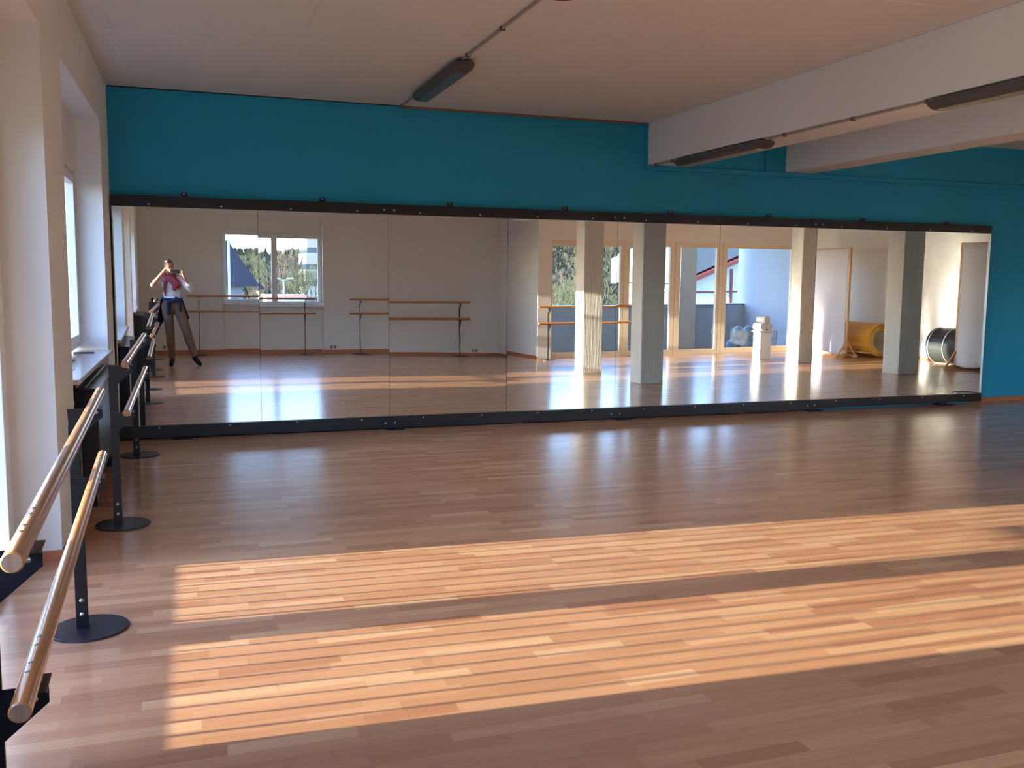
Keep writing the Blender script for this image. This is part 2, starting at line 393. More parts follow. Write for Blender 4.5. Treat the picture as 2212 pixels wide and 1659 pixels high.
# trims on the turquoise wall
struct(B().box(4.72, XE, .068, .10, 2.66, 2.712, .004).make('trim_1', M['blue']), 'horizontal turquoise trunking along the top of the wall')
struct(B().box(4.675, 4.72, .072, .10, 2.66, ZC, .004).make('trim_2', M['blue']), 'short upright turquoise strip beside the first beam')
struct(B().box(6.17, 6.215, .072, .10, 2.712, ZC, .004).make('trim_3', M['blue']), 'short upright turquoise strip between the beams')
struct(B().box(2.02, 4.675, .078, .10, ZC-.022, ZC, .003).make('trim_4', M['rust']), 'brown strip where ceiling meets turquoise wall')
struct(B().box(-.6, 2.02, .092, .10, ZC-.010, ZC, 0).make('trim_5', M['dark']), 'thin dark gap line under the ceiling edge')

# ------------------------------------------------------------ windows
def sash(parent, ax, p, a0, a1, z0, z1, fw, depth, m, name='sash', handle=None):
    """rectangular sash frame; ax=0: plane x=p, runs along y; ax=1: plane y=p, runs along x"""
    b = B()
    def bx(u0, u1, w0, w1, d0, d1):
        if ax == 0: b.box(p+d0, p+d1, u0, u1, w0, w1, .004)
        else: b.box(u0, u1, p+d0, p+d1, w0, w1, .004)
    bx(a0, a0+fw, z0, z1, -depth/2, depth/2); bx(a1-fw, a1, z0, z1, -depth/2, depth/2)
    bx(a0+fw, a1-fw, z0, z0+fw, -depth/2, depth/2); bx(a0+fw, a1-fw, z1-fw, z1, -depth/2, depth/2)
    s = b.make(name, m, parent, shear=(ax == 0))
    g = B()
    if ax == 0: g.box(p-.006, p+.006, a0+fw-.01, a1-fw+.01, z0+fw-.01, z1-fw+.01)
    else: g.box(a0+fw-.01, a1-fw+.01, p-.006, p+.006, z0+fw-.01, z1-fw+.01)
    # a single pane sheet keeps the sun shadow clean
    g.bm.clear()
    pg = p-.045
    if ax == 0: q = [(pg, a0+fw-.01, z0+fw-.01), (pg, a1-fw+.01, z0+fw-.01), (pg, a1-fw+.01, z1-fw+.01), (pg, a0+fw-.01, z1-fw+.01)]
    else: q = [(a0+fw-.01, pg, z0+fw-.01), (a1-fw+.01, pg, z0+fw-.01), (a1-fw+.01, pg, z1-fw+.01), (a0+fw-.01, pg, z1-fw+.01)]
    g.bm.faces.new([g.bm.verts.new(v) for v in q])
    g.make('glass', M['glass'], s, shear=(ax == 0))
    if handle:
        h = B(); hx, hz = handle
        s_ = 1
        if ax == 0: h.box(p+depth/2, p+depth/2+.012, hx-.014, hx+.014, hz-.035, hz+.035, .004); h.box(p+depth/2+.012, p+depth/2+.05, hx-.009, hx+.009, hz-.01, hz+.01); h.box(p+depth/2+.036, p+depth/2+.05, hx-.011, hx+.011, hz-.12, hz+.012, .004)
        else: h.box(hx-.014, hx+.014, p+depth/2, p+depth/2+.012, hz-.035, hz+.035, .004); h.box(hx-.009, hx+.009, p+depth/2+.012, p+depth/2+.05, hz-.01, hz+.01); h.box(hx-.011, hx+.011, p+depth/2+.036, p+depth/2+.05, hz-.12, hz+.012, .004)
        h.make('handle', m, s, shear=(ax == 0))
    return s
def window(name, label, ax, p, a0, a1, z0, z1, fw=.06, depth=.07, m='upvc', mullion=.0, sfw=.065, fz=None):
    fz = fw if fz is None else fz
    e = bpy.data.objects.new(name, None); COL.objects.link(e); e.empty_display_size = .1; e['kind'] = 'structure'; e['label'] = label
    b = B(); mid = (a0+a1)/2
    def bx(u0, u1, w0, w1):
        if ax == 0: b.box(p-depth/2, p+depth/2, u0, u1, w0, w1, .003)
        else: b.box(u0, u1, p-depth/2, p+depth/2, w0, w1, .003)
    bx(a0, a0+fw, z0, z1); bx(a1-fw, a1, z0, z1); bx(a0+fw, a1-fw, z0, z0+fz); bx(a0+fw, a1-fw, z1-fz, z1)
    if mullion: bx(mid-mullion/2, mid+mullion/2, z0+fz, z1-fz)
    b.make('window_frame', M[m], e, shear=(ax == 0))
    h = mullion/2
    sh = depth*.5
    sash(e, ax, p+.022, a0+fw-.015, mid-h+.0 if mullion else mid, z0+fz-.015, z1-fz+.015, sfw, depth*.9, M[m])
    sash(e, ax, p+.022, mid+h if mullion else mid, a1-fw+.015, z0+fz-.015, z1-fz+.015, sfw, depth*.9, M[m], handle=((mid+h+.03), (z0+z1)/2))
    return e
window('window_1', 'white two-part window in the left wall nearest the turquoise wall', 0, -.865, -3.05, -.64, .90, 2.33)
window('window_2', 'floor-length white French window in the left wall, sun coming through', 0, -.865, -6.26, -3.79, .018, 2.33, fw=.175, mullion=.10, sfw=.07, fz=.03)
window('window_3', 'white window in the left wall beside the photographer', 0, -.865, -9.30, -6.8, .90, 2.33)
window('window_4', 'white two-part window in the back wall with trees behind', 1, YB-.16, NX0+.001, NX1-.001, .821, 2.38, fw=.05, sfw=.06)
for (a, c, l) in ((-3.05, -.64, 1), (-9.30, -6.8, 3)):
    o = B().box(-.84, XW+.035, a, c, .845, .875, .004).make('windowsill', M['sill'], shear=True)
    tag(o, 'pale stone windowsill above the dark radiator, %s' % ('under the window nearest the turquoise wall' if l == 1 else 'under the window beside the photographer'), 'windowsill')
o = B().box(NX0+.002, NX1-.002, YB-.14, YB+.03, .79, .82, .004).make('windowsill', M['sill'])
tag(o, 'stone windowsill under the back wall window with a tree view', 'windowsill')
# railing outside the French window: its bars draw the thin shadow lines
rl = thing('balcony_railing', 'metal railing of thin upright bars outside the French window', 'railing', (-1.32, -5.0, 0))
B().box(-.02, .02, -1.6, 1.6, 1.92, 1.955).make('handrail', M['steel_black'], rl)
B().box(-.015, .015, -1.6, 1.6, -.12, -.085).make('lower_rail', M['steel_black'], rl)
yy = -1.55; 
while yy < 1.56:
    B().box(-.007, .007, yy-.007, yy+.007, -.1, 1.93).make('bar', M['steel_black'], rl); yy += .1045
# glazed wall towards the balcony
def glazing(name, label, x0, x1, frame_l, frame_r, z0=.0, z1=2.33):
    e = bpy.data.objects.new(name, None); COL.objects.link(e); e['kind'] = 'structure'; e['label'] = label
    p = YG-.10
    b = B(); b.box(x0, x0+frame_l, p-.04, p+.04, z0, z1, .003); b.box(x1-frame_r, x1, p-.04, p+.04, z0, z1, .003)
    b.box(x0+frame_l, x1-frame_r, p-.04, p+.04, z0, z0+.11, .003); b.box(x0+frame_l, x1-frame_r, p-.04, p+.04, z1-.11, z1, .003)
    b.make('frame', M['cream'], e)
    g = B(); q = [(x0+frame_l-.01, p, z0+.10), (x1-frame_r+.01, p, z0+.10), (x1-frame_r+.01, p, z1-.10), (x0+frame_l-.01, p, z1-.10)]
    g.bm.faces.new([g.bm.verts.new(v) for v in q]); g.make('glass', M['glass'], e)
    return e, p
glazing('window_5', 'floor-length fixed glazing left of the balcony doors', 7.35, 9.07, .05, .08)
e, p = glazing('door_1', 'cream framed glass balcony door, hinged left leaf', 9.08, 10.33, .13, .12)
h = B(); h.box(10.255, 10.285, p+.04, p+.052, .95, 1.2, .004); h.box(10.205, 10.285, p+.07, p+.085, 1.06, 1.08, .004); h.box(10.262, 10.278, p+.04, p+.075, 1.06, 1.08); h.make('handle', M['cream'], e)
e, p = glazing('door_2', 'cream framed glass balcony door, right leaf', 10.34, 11.52, .13, .13)
h = B(); h.box(10.385, 10.415, p+.04, p+.052, .95, 1.2, .004); h.box(10.385, 10.465, p+.07, p+.085, 1.06, 1.08, .004); h.box(10.392, 10.408, p+.04, p+.075, 1.06, 1.08); h.make('handle', M['cream'], e)
glazing('window_6', 'floor-length fixed glazing right of the balcony doors', 11.53, 13.45, .10, .10)
struct(B().box(13.45, XE, YG-.25, YG, 0, 2.33).make('wall_glazing_end', M['white']))

# ------------------------------------------------------------ mirror wall
PX = [-.595, .655, 1.885, 3.11, 4.34, 5.58, 6.84, 8.10, 9.375]
PA = [(.0105, .0105), (.0108, .0115), (.012, .015), (.0115, .0105), (.0105, .0095), (.009, .0065), (.006, .005), (.005, .004)]
PT = [-.003, -.001, .001, .001, 0, 0, 0, 0]
PE = [1.15, 1.15, 1.35, 1.5, 1.5, 1.4, 1.2, 1.2]
PYAW = [.0075, .004, .001, 0, 0, 0, 0, 0]
def pane_mesh(k):
    # real mirror panes are never flat: each is bowed and tilted a little
    NU, NV = 6, 60
    x0, x1 = PX[k]+.0015, PX[k+1]-.0015; z0, z1 = .10, 2.12
    ze = PE[k]; N = 220; G = [0.0]
    def g(z): return 1. if z < .6 else (0. if z > ze else .5+.5*math.cos(math.pi*(z-.6)/(ze-.6)))
    for i in range(N): G.append(G[-1] + g((i+.5)*.01)*.01)
    def y(u, v):
        z = z0+(z1-z0)*v; t = z/.01; i = min(int(t), N-1); Gz = G[i]+(G[i+1]-G[i])*(t-i)
        a = PA[k][0]*(1-u)+PA[k][1]*u
        # yaw: left edge further back
        return a*Gz + PT[k]*(z-Gz) + PYAW[k]*((x1-x0)*(1-u)) * -1 + .010
    b = B(); b.grid(lambda u, v: (x0+(x1-x0)*u, y(u, v), z0+(z1-z0)*v), NU, NV)
    return b
units = ['tall two-pane mirror in the left corner beside the windows', 'tall two-pane mirror, second from the left wall', 'tall two-pane mirror, third from the left wall', 'tall two-pane mirror at the right end, cable on its lower rail']
SCREW = B().lathe([(0, .004), (.004, .0035), (.0075, .0015), (.008, 0)], seg=12)
SCREW.bm.verts.ensure_lookup_table()
for v in SCREW.bm.verts: v.co = Vector((v.co.x, -v.co.z, v.co.y))
screw_src = None
def screw(parent, x, y, z, r=1.0):
    global screw_src
    if screw_src is None:
        o = SCREW.make('screw', M['bolt'], parent, smooth=True); screw_src = o
    else:
        o = screw_src.copy(); COL.objects.link(o); o.parent = parent
    o.location = (x, y, z); o.scale = (r, r, r); return o
for i in range(4):
    x0, x1 = PX[2*i], PX[2*i+2]
    t = thing('wall_mirror', units[i], 'mirror', (0, 0, 0), 0, 'dance mirrors in a row along the turquoise wall')
    for k in (2*i, 2*i+1):
        o = pane_mesh(k).make('mirror_pane', M['mirror'], t)
        for pl in o.data.polygons: pl.use_smooth = True
    e0 = -.006 if i == 0 else 0
    B().box(x0+e0, x1, .035, .075, .06, 2.15).make('backing_board', M['black'], t)
    g = .0012
    B().box(x0+e0+g, x1-g, -.014, .035, 2.100, 2.197, .002).make('top_rail', M['black'], t)
    zb = .010 if i < 3 else .026
    B().box(x0+e0+g, x1-g, -.020, .035, zb, .124, .002).make('bottom_rail', M['black'], t)
    if i == 0: B().box(x0-.008, x0-.001, -.006, .035, .125, 2.10).make('edge_strip', M['black'], t)
    if i == 3: B().box(x1+.0, x1+.006, -.004, .035, .125, 2.10).make('edge_strip', M['bolt'], t)
    n = 4; w = (x1-x0)/n
    for k in range(4):
        sxp = x0 + w*(k+.5)
        screw(t, sxp, -.014, 2.122); screw(t, sxp + .03, -.020, .104)
    for k in (0, 1):                          # tabs holding the top rail to the wall
        bx = x0+.61+k*1.235
        br = B().box(bx-.028, bx+.028, -.008, .0995, 2.197, 2.203).box(bx-.028, bx+.028, .0, .006, 2.203, 2.236).make('bracket', M['steel_black'], t)
        screw(br, bx, 0, 2.222, .9)
    if i < 3:                                 # joint plates to the next unit, with two bolts
        for (z0, z1, zs) in ((2.103, 2.194, 2.140), (.014, .121, .062)):
            jp = B().box(x1-.095, x1+.095, -.024, -.0205 if z0 < 1 else -.0145, z0, z1, .001).make('joint_plate', M['steel_black'], t)
            screw(jp, x1-.048, -.024, zs, 1.15); screw(jp, x1+.048, -.024, zs, 1.15)
    fx = {0: [-.055, 1.925], 1: [4.42], 2: [6.87], 3: [8.78]}[i]
    for q in fx:
        B().box(q-.085, q+.085, -.105, .06, 0, .010, .002).box(q-.06, q+.06, -.0245, -.0205, .008, .05, .001).make('foot', M['steel_black'], t)
cb = B().tube([(8.98, -.03, .13), (8.985, -.035, .146), (9.03, -.036, .152), (9.12, -.035, .150), (9.20, -.034, .147), (9.27, -.03, .140), (9.36, -.02, .126)], .0045, 8).make('black_cable', M['steel_black'])
tag(cb, 'thin black cable looped over the lower mirror rail at its right end', 'cable')

# ------------------------------------------------------------ ballet barres
def make_barre(L=2.8, ztop=.99, zlow=.71, near=.24, far=.24):
    t = thing('ballet_barre', '', 'ballet barre')
    R = .0208
    for nm, z in (('upper_rail', ztop), ('lower_rail', zlow)):
        o = B().tube([(0, -L/2, z), (0, -L/2+.003, z), (0, L/2-.003, z), (0, L/2, z)], [R-.003, R, R, R-.003], 28).make(nm, [M['bar'], M['bar_end']], t, smooth=True)
        for p in o.data.polygons:
            if abs(p.normal.y) > .95: p.material_index = 1; p.use_smooth = False
        for s in (-1, 1):
            for dy in (.15, .20, .30, .35):
                sc = screw_src.copy(); COL.objects.link(sc); sc.parent = o; sc.location = (-.003, s*(L/2-dy), z+R-.001); sc.rotation_euler = (-math.pi/2, 0, 0); sc.scale = (.75, .75, .75)
    for s in (-1, 1):
        y = s*(L/2-(far if s > 0 else near))
        po = B().box(-.105, -.057, y-.006, y+.006, .006, ztop-.095, .001).make('post', M['steel_black'], t)
        for z in (ztop, zlow):
            # triangular bracket plate carrying the rail on a small cradle
            k = B().prism([(-.100, z-.115), (-.085, z-.16), (.030, z-.062), (.030, z-.024), (-.105, z-.024)][::-1], 1, y-.010, y-.006)
            k.box(-.03, .03, y-.05, y+.05, z-.027, z-.0235); k.make('bracket', M['steel_black'], po)
            sc = screw_src.copy(); COL.objects.link(sc); sc.parent = po; sc.location = (.008, y-.049, z-.036); sc.scale = (.8, .8, .8)
        for z in (.07, .13):
            sc = screw_src.copy(); COL.objects.link(sc); sc.parent = po; sc.location = (-.081, y-.006, z); sc.scale = (1.15,)*3
        B().lathe([(0, 0), (.157, 0), (.157, .007), (.155, .009), (0, .009)], -.055, y, 56).box(-.105, -.057, y+.006, y+.04, .009, .015).make('base_plate', M['plate'], t, smooth=True)
    return t
b0 = make_barre()
b0.location = (-.335, -1.96, 0); b0['label'] = 'double ballet barre by the left wall, the one nearest the mirror'
b0['group'] = 'ballet barres along the left wall'
bA = make_barre(2.72, .970, .680, .19, .385)
bA.location = (-.345, -5.855, 0); bA.rotation_euler = (0, 0, math.radians(1.3)); bA['label'] = 'double ballet barre at the left edge of the photo, sunlight on its wooden rails'
bA['group'] = 'ballet barres along the left wall'
bC = copy_tree(b0); bC.location = (-.375, -9.75, 0); bC['label'] = 'double ballet barre behind the photographer, seen only in the mirror by the left wall'
b1 = make_barre(2.60, .99, .67); b1.location = (1.50, -11.62, 0); b1.rotation_euler = (0, 0, math.radians(90)); b1['label'] = 'double ballet barre against the back wall under the window'; b1['group'] = 'ballet barres along the back of the room'
b2 = make_barre(2.75, .97, .66); b2.location = (4.90, -11.62, 0); b2.rotation_euler = (0, 0, math.radians(90)); b2['label'] = 'double ballet barre against the blank part of the back wall'; b2['group'] = 'ballet barres along the back of the room'
b3 = make_barre(2.5, .97, .68); b3.location = (8.16, -9.12, 0); b3.rotation_euler = (0, 0, math.radians(90)); b3['label'] = 'double ballet barre standing in front of the balcony glazing'; b3['group'] = 'ballet barres along the back of the room'

# ------------------------------------------------------------ radiators
def radiator(y0, y1, label):
    t = thing('radiator', label, 'radiator', (-.60, (y0+y1)/2, 0)); L = (y1-y0)/2
    x0, x1 = -.15, .06
    B().box(x0+.03, x1, -L, L, .20, .775, .006).make('body', M['rad_panel'], t)
    b = B(); b.prism([(x0, .765), (x1+.012, .765), (x1+.012, .782), (x0+.02, .80), (x0, .80)], 1, -L-.01, L+.01)
    for k in range(3): b.box(x0+.035+k*.05, x0+.043+k*.05, -L, L, .794-.004*k, .803-.004*k)
    b.make('top_grille', M['rad'], t)
    B().box(x0+.01, x1+.006, -L-.012, -L, .20, .77, .003).make('side_panel', M['rad'], t)
    B().box(x0+.01, x1+.006, L, L+.012, .20, .77, .003).make('side_panel', M['rad'], t)
    B().tube([(-.10, -L-.05, 0), (-.10, -L-.05, .66), (-.08, -L-.03, .70), (-.08, -L-.005, .70)], .011, 12).make('pipe', M['pipe'], t, smooth=True)
    B().tube([(-.085, -L-.09, .70), (-.085, -L-.03, .70)], [.024, .02], 14).make('valve', M['red'], t, smooth=True)
    for s in (-1, 1): B().box(x0+.03, x1-.03, s*(L-.15)-.02, s*(L-.15)+.02, 0, .2).make('leg', M['rad'], t)
    return t
radiator(-2.72, -1.05, 'dark radiator under the window nearest the turquoise wall')
radiator(-9.05, -7.35, 'dark radiator under the window beside the photographer')

# little things on the near windowsill
tag(B().box(-.84, -.69, -1.03, -1.01, .876, .886, .002).make('black_strip', M['dark']), 'short thin black strip lying on the windowsill near the corner', 'strip')
o = B().ball((-.80, -1.75, .884), .05, 1.0, .5, .16).make('flat_pebble', M['stone'], smooth=True); tag(o, 'flat grey-brown pebble-like thing on the windowsill', 'stone')
tag(B().box(-.82, -.70, -2.45, -2.30, .876, .879).make('paper_sheet', M['paper']), 'small white paper sheet lying on the windowsill', 'paper')
tag(B().box(-.80, -.755, -2.78, -2.72, .876, .93, .003).make('small_box', M['orange']), 'small orange-brown box standing on the windowsill', 'box')

# ------------------------------------------------------------ ceiling lamps and conduits
def lamp(label, x, ya, yb, ztop, group, open_louvre):
    t = thing('ceiling_lamp', label, 'ceiling lamp', (x, (ya+yb)/2, ztop), 0, group); L = abs(yb-ya)/2; w = .082; h = .082
    # boat-shaped housing with rounded ends
    def outline(wd, l, n=7):
        pts = []
        for s, c in ((1, 1), (-1, 1), (-1, -1), (1, -1)):
            for k in range(n):
                a = (k/(n-1))*math.pi/2
                if (s, c) == (1, 1): q = (wd-.05+.05*math.cos(a), l-.05+.05*math.sin(a))
                if (s, c) == (-1, 1): q = (-(wd-.05)-.05*math.sin(a), l-.05+.05*math.cos(a))
                if (s, c) == (-1, -1): q = (-(wd-.05)-.05*math.cos(a), -(l-.05)-.05*math.sin(a))
                if (s, c) == (1, -1): q = (wd-.05+.05*math.sin(a), -(l-.05)-.05*math.cos(a))
                pts.append(q)
        return pts
    b = B(); rings = []
    for (z, k, e) in ((-.012, w*.80, L-.03), (-.028, w, L), (-.050, w, L), (-h+.006, w*.84, L-.025), (-h, w*.78, L-.04)):
        rings.append([b.bm.verts.new((q[0], q[1], z)) for q in outline(k, e)])
    n = len(rings[0])
    for i in range(len(rings)-1):
        for j in range(n): b.bm.faces.new((rings[i][j], rings[i][(j+1) % n], rings[i+1][(j+1) % n], rings[i+1][j]))
    b.bm.faces.new(rings[0]); b.bm.faces.new(rings[-1][::-1])
    b.make('housing', M['lamp_body'], t, smooth=True)
    if open_louvre:
        c = B(); c.box(-.050, .050, -L+.10, L-.10, -h-.004, -h+.001); k = -L+.11
        while k < L-.11:
            c.box(-.050, .050, k, k+.003, -h-.008, -h-.004); k += .017
        c.make('louvre', M['lamp_louvre'], t)
    else:
        B().prism([(-.052, -h+.001), (.052, -h+.001), (.045, -h-.012), (-.045, -h-.012)], 1, -L+.09, L-.09).make('cover', M['lamp_cover'], t)
    for s in (-1, 1):
        B().box(-.02, .02, s*(L-.3)-.02, s*(L-.3)+.02, -.014, 0).make('mount', M['dark'], t)
    return t
lamp('long grey ceiling lamp nearest the turquoise wall, with a smoky cover', 2.05, -.60, -2.08, ZC, 'switched-off strip lamps', False)
lamp('grey ceiling lamp cut off by the top edge of the photo', 2.05, -3.90, -5.4, ZC, 'switched-off strip lamps', True)
lamp('long grey lamp under the beam, close to the turquoise wall', 4.76, -.50, -2.05, 2.715, 'switched-off strip lamps', True)
lamp('long grey lamp under the beam, cut off by the right edge of the photo', 4.76, -3.93, -5.5, 2.715, 'switched-off strip lamps', True)
def conduit(label, x, ya, yb, z, clips):
    t = thing('cable_conduit', label, 'conduit', (x, 0, z))
    B().tube([(0, ya, -.012), (0, yb, -.012)], .0095, 12).make('pipe', M['conduit'], t, smooth=True)
    for c in clips: B().box(-.018, .018, c-.012, c+.012, -.026, 0, .002).make('clip', M['clip'], t)
conduit('pale cable conduit on the ceiling between the first two lamps', 2.03, -2.05, -3.93, ZC, (-2.2, -3.0, -3.8))
conduit('very short cable conduit from the first lamp to the turquoise wall', 2.03, .095, -.63, ZC, (.02,))
conduit('thin cable conduit under the beam between its two lamps', 4.74, -2.03, -3.96, 2.715, (-2.3, -3.15, -3.9))
conduit('very short cable conduit under the beam at the turquoise wall', 4.74, .095, -.53, 2.715, (-.05, -.4))

# ------------------------------------------------------------ mats and cloth screens at the right end
def mat_roll(label, name, x, y0, y1, m, m_in, r, flap):
    t = thing(name, label, 'mat roll', (x, 0, r))
    b = B(); N = 110; turns = 3.6; th = .022
    prof = []
    for i in range(N+1):
        a = i/N*turns*2*math.pi; rr = r*.62 + (r*.38-th/2)*i/N
        prof.append((rr*math.cos(-a-1.9), rr*math.sin(-a-1.9)))
    # loose end lying outward on the floor
    outer, inner = [], []
    for i, p in enumerate(prof):
        q = Vector(p); n = q.normalized(); outer.append(q+n*th/2); inner.append(q-n*th/2)
    for i in range(N):
        pts = [outer[i], outer[i+1], inner[i+1], inner[i]]
        A = [b.bm.verts.new((p.x, y0, p.y)) for p in pts]; C_ = [b.bm.verts.new((p.x, y1, p.y)) for p in pts]
        b.bm.faces.new(A[::-1]); b.bm.faces.new(C_)
        for j in range(4):
            if j in (0, 2) or i in (0, N-1): b.bm.faces.new((A[j], A[(j+1) % 4], C_[(j+1) % 4], C_[j]))
    bmesh.ops.remove_doubles(b.bm, verts=b.bm.verts, dist=1e-5)
    o = b.make('rolled_mat', [m, m_in], t, smooth=False)
    for p in o.data.polygons:
        c = p.center; n = p.normal
        if math.hypot(c.x, c.z) < r*.93 and abs(n.y) < .5: p.material_index = 1
    if flap:
        B().prism([(-r*.35, -r+.24*r), (-r*.98, -r*.72), (-r*1.02, -r*.66), (-r*.30, -r+.33*r)], 1, y0+.01, y1-.02).make('loose_flap', m_in, t)
    return t
mat_roll('rolled-up ochre yellow gym mat lying by the right end wall', 'ochre_mat_roll', 13.63, -8.5, -6.78, M['gold'], M['gold_in'], .33, True)
t = mat_roll('rolled-up dark grey gym mat lying by the right end wall', 'black_mat_roll', 13.63, -5.2, -3.3, M['blackmat'], M['gold_in'], .33, False)
for yb in (-5.12, -4.75, -4.3): 
    B().lathe([(.331, 0), (.334, .004), (.334, .016), (.331, .02)], seg=60).make('strap', M['net'], t)
    s = t.children[-1]; s.rotation_euler = (math.pi/2, 0, 0); s.location = (0, yb, 0)
def screen(label, x, y0, y1, h):
    t = thing('cloth_screen', label, 'room divider', (x, 0, 0))
    for y in (y0, y1): B().box(-.02, .02, y-.02, y+.02, .03, h, .002).make('post', M['pine'], t)
    B().box(-.02, .02, y0+.02, y1-.02, h-.045, h-.005, .002).make('top_rail', M['pine'], t)
    B().box(-.015, .015, y0+.02, y1-.02, .10, .14, .002).make('bottom_rail', M['pine'], t)
    for y, s in ((y0, 1), (y1, -1)):
        B().prism([(-.26, 0), (-.16, .0), (-.10, .035), (.10, .035), (.16, 0), (.26, 0), (.26, .045), (.06, .075), (-.06, .075), (-.26, .045)], 1, y-.02, y+.02).make('foot', M['pine'], t)
        B().prism([(-.02, .32), (-.02, .27), (-.2, .05), (-.235, .05)], 1, y-.015, y+.015).prism([(.02, .32), (.235, .05), (.2, .05), (.02, .27)], 1, y-.015, y+.015).make('brace', M['pine'], t)
        B().prism([(y+s*.02, h-.22), (y+s*.02, h-.27), (y+s*.24, h-.05), (y+s*.19, h-.05)], 0, -.012, .012).make('corner_brace', M['pine'], t)
    def cl(u, v):
        y = y0+.03+(y1-y0-.06)*u; z = .07+(h-.09)*v
        return (-.026-.012*math.sin(u*17+v*2)*(1-v)-.018*(1-v)*math.exp(-((u-.9)*7)**2)*math.sin(z*9), y+.03*(1-v)*math.sin(u*5), z - .03*(1-v)*math.sin(u*9))
    c = B().grid(cl, 60, 30).make('cloth', M['sheet'], t, smooth=True)
    md = c.modifiers.new('thick', 'SOLIDIFY'); md.thickness = .002
    return t
screen('white cloth screen on a pine frame in front of the ochre mat roll', 12.98, -8.75, -7.05, 2.2)
screen('white cloth screen on a pine frame in front of the dark grey mat roll', 12.98, -4.08, -2.5, 2.2)

# balls, box and basket by the glazing
bx = thing('white_box', 'tall white box by the pillar at the balcony glazing, topped with white rolls', 'box', (11.28, -7.6, 0))
B().box(-.13, .13, -.13, .13, 0, .52, .006).make('body', M['paper'], bx); B().box(-.16, .16, -.15, .15, .52, .545, .004).make('lid', M['paper'], bx)
for i, (dx, dz) in enumerate(((-.071, .6155), (.071, .6155), (0, .7395))):
    o = B().tube([(11.28+dx, -7.75, dz), (11.28+dx, -7.45, dz)], .07, 20).make('white_roll', M['paper'], smooth=True)
    tag(o, ['left white paper roll on top of the tall white box', 'right white paper roll on top of the tall white box', 'upper white paper roll on top of the tall white box'][i], 'roll', 'white rolls on the box')
balls = [(12.05, -10.0, .13, 'silvery blue exercise ball furthest left in the heap behind the glazing'), (12.33, -10.05, .13, 'silvery blue exercise ball in the front row middle behind the glazing'),
         (12.62, -10.0, .13, 'silvery blue exercise ball in the front row next to the basket'), (12.28, -10.1, .385, 'silvery blue exercise ball on top of the heap, left'),
         (12.56, -10.1, .385, 'silvery blue exercise ball on top of the heap, right')]
for x, y, z, l in balls:
    tag(B().ball((x, y, z), .132, u=28, v=18).make('exercise_ball', M['ball'], smooth=True), l, 'ball', 'silvery exercise balls on the balcony')
bs = thing('wire_basket', 'grey square basket beside the silvery balls behind the glazing', 'basket', (12.98, -10.0, 0))
b = B()
for s in (-1, 1):
    for q in range(6):
        k = -.18+q*.072
        b.box(s*.18-.004, s*.18+.004, k-.004, k+.004, 0, .42); b.box(k-.004, k+.004, s*.18-.004, s*.18+.004, 0, .42)
for z in (.02, .14, .27, .41):
    for s in (-1, 1): b.box(s*.18-.005, s*.18+.005, -.185, .185, z, z+.009); b.box(-.185, .185, s*.18-.005, s*.18+.005, z, z+.009)
b.make('wires', M['net'], bs)
# wall sockets on the back wall
for x, l in ((-.22, 'white double socket low on the back wall left of the barres'), (3.2, 'white double socket low on the back wall right of the window'), (6.45, 'white socket strip low on the back wall near the return')):
    t = thing('wall_socket', l, 'socket', (x, YB, .10)); b = B().box(-.08, .08, 0, .012, -.035, .035, .004).make('faceplate', M['socket'], t)
    for s in (-.04, .04):
        B().box(s-.024, s+.024, .012, .014, -.024, .024, .001).make('outlet', M['stone'], t)
o = B().tube([(6.62, YB+.02, .06), (6.63, YB+.02, .22), (6.62, YB+.03, .26)], .014, 10).make('heating_pipe_stub', M['upvc'], smooth=True); tag(o, 'short white pipe stub by the socket strip on the back wall', 'pipe')

# ------------------------------------------------------------ balcony and outside
struct(B().box(7.2, 15.2, -12.2, YG-.26, -.25, -.03).make('balcony_floor', M['balcony']), 'boarded balcony floor')
struct(B().box(7.2, 13.62, -12.2, -12.0, -.03, .90).make('balcony_parapet', M['parapet']), 'pale blue balcony parapet wall')
struct(B().box(7.2, 13.62, -12.24, -11.96, .90, .925).make('balcony_parapet_cap', M['ledge']), 'metal cap on the balcony parapet')
struct(B().box(13.62, 13.95, -12.3, YG-.26, -.03, 3.2).make('balcony_side_wall', M['parapet']), 'tall pale blue balcony side wall')
struct(B().box(11.75, 12.2, -12.35, -11.90, -.03, 3.2).make('balcony_column', M['plaster']), 'square balcony column')
struct(B().box(-160, 160, -190, 120, -4.2, -4).make('outside_ground', M['ground']), 'winter grass outside')
def hill():
    b = B()
    def fn(u, v):
        x = -70+190*u; y = -97-75*v
        h = 12*math.sin(v*1.45)*(1+.18*math.sin(u*11)+.1*math.sin(u*23+1)) + .25*math.sin(u*230+3*math.sin(v*40))*math.sin(v*170) + .12*random.uniform(-1, 1)
        return (x, y, -4.1+h)
    b.grid(fn, 420, 90); return b.make('wooded_hill', M['hill'], smooth=True)
tag(hill(), 'wooded hillside far behind the back window', 'hill', kind='stuff')
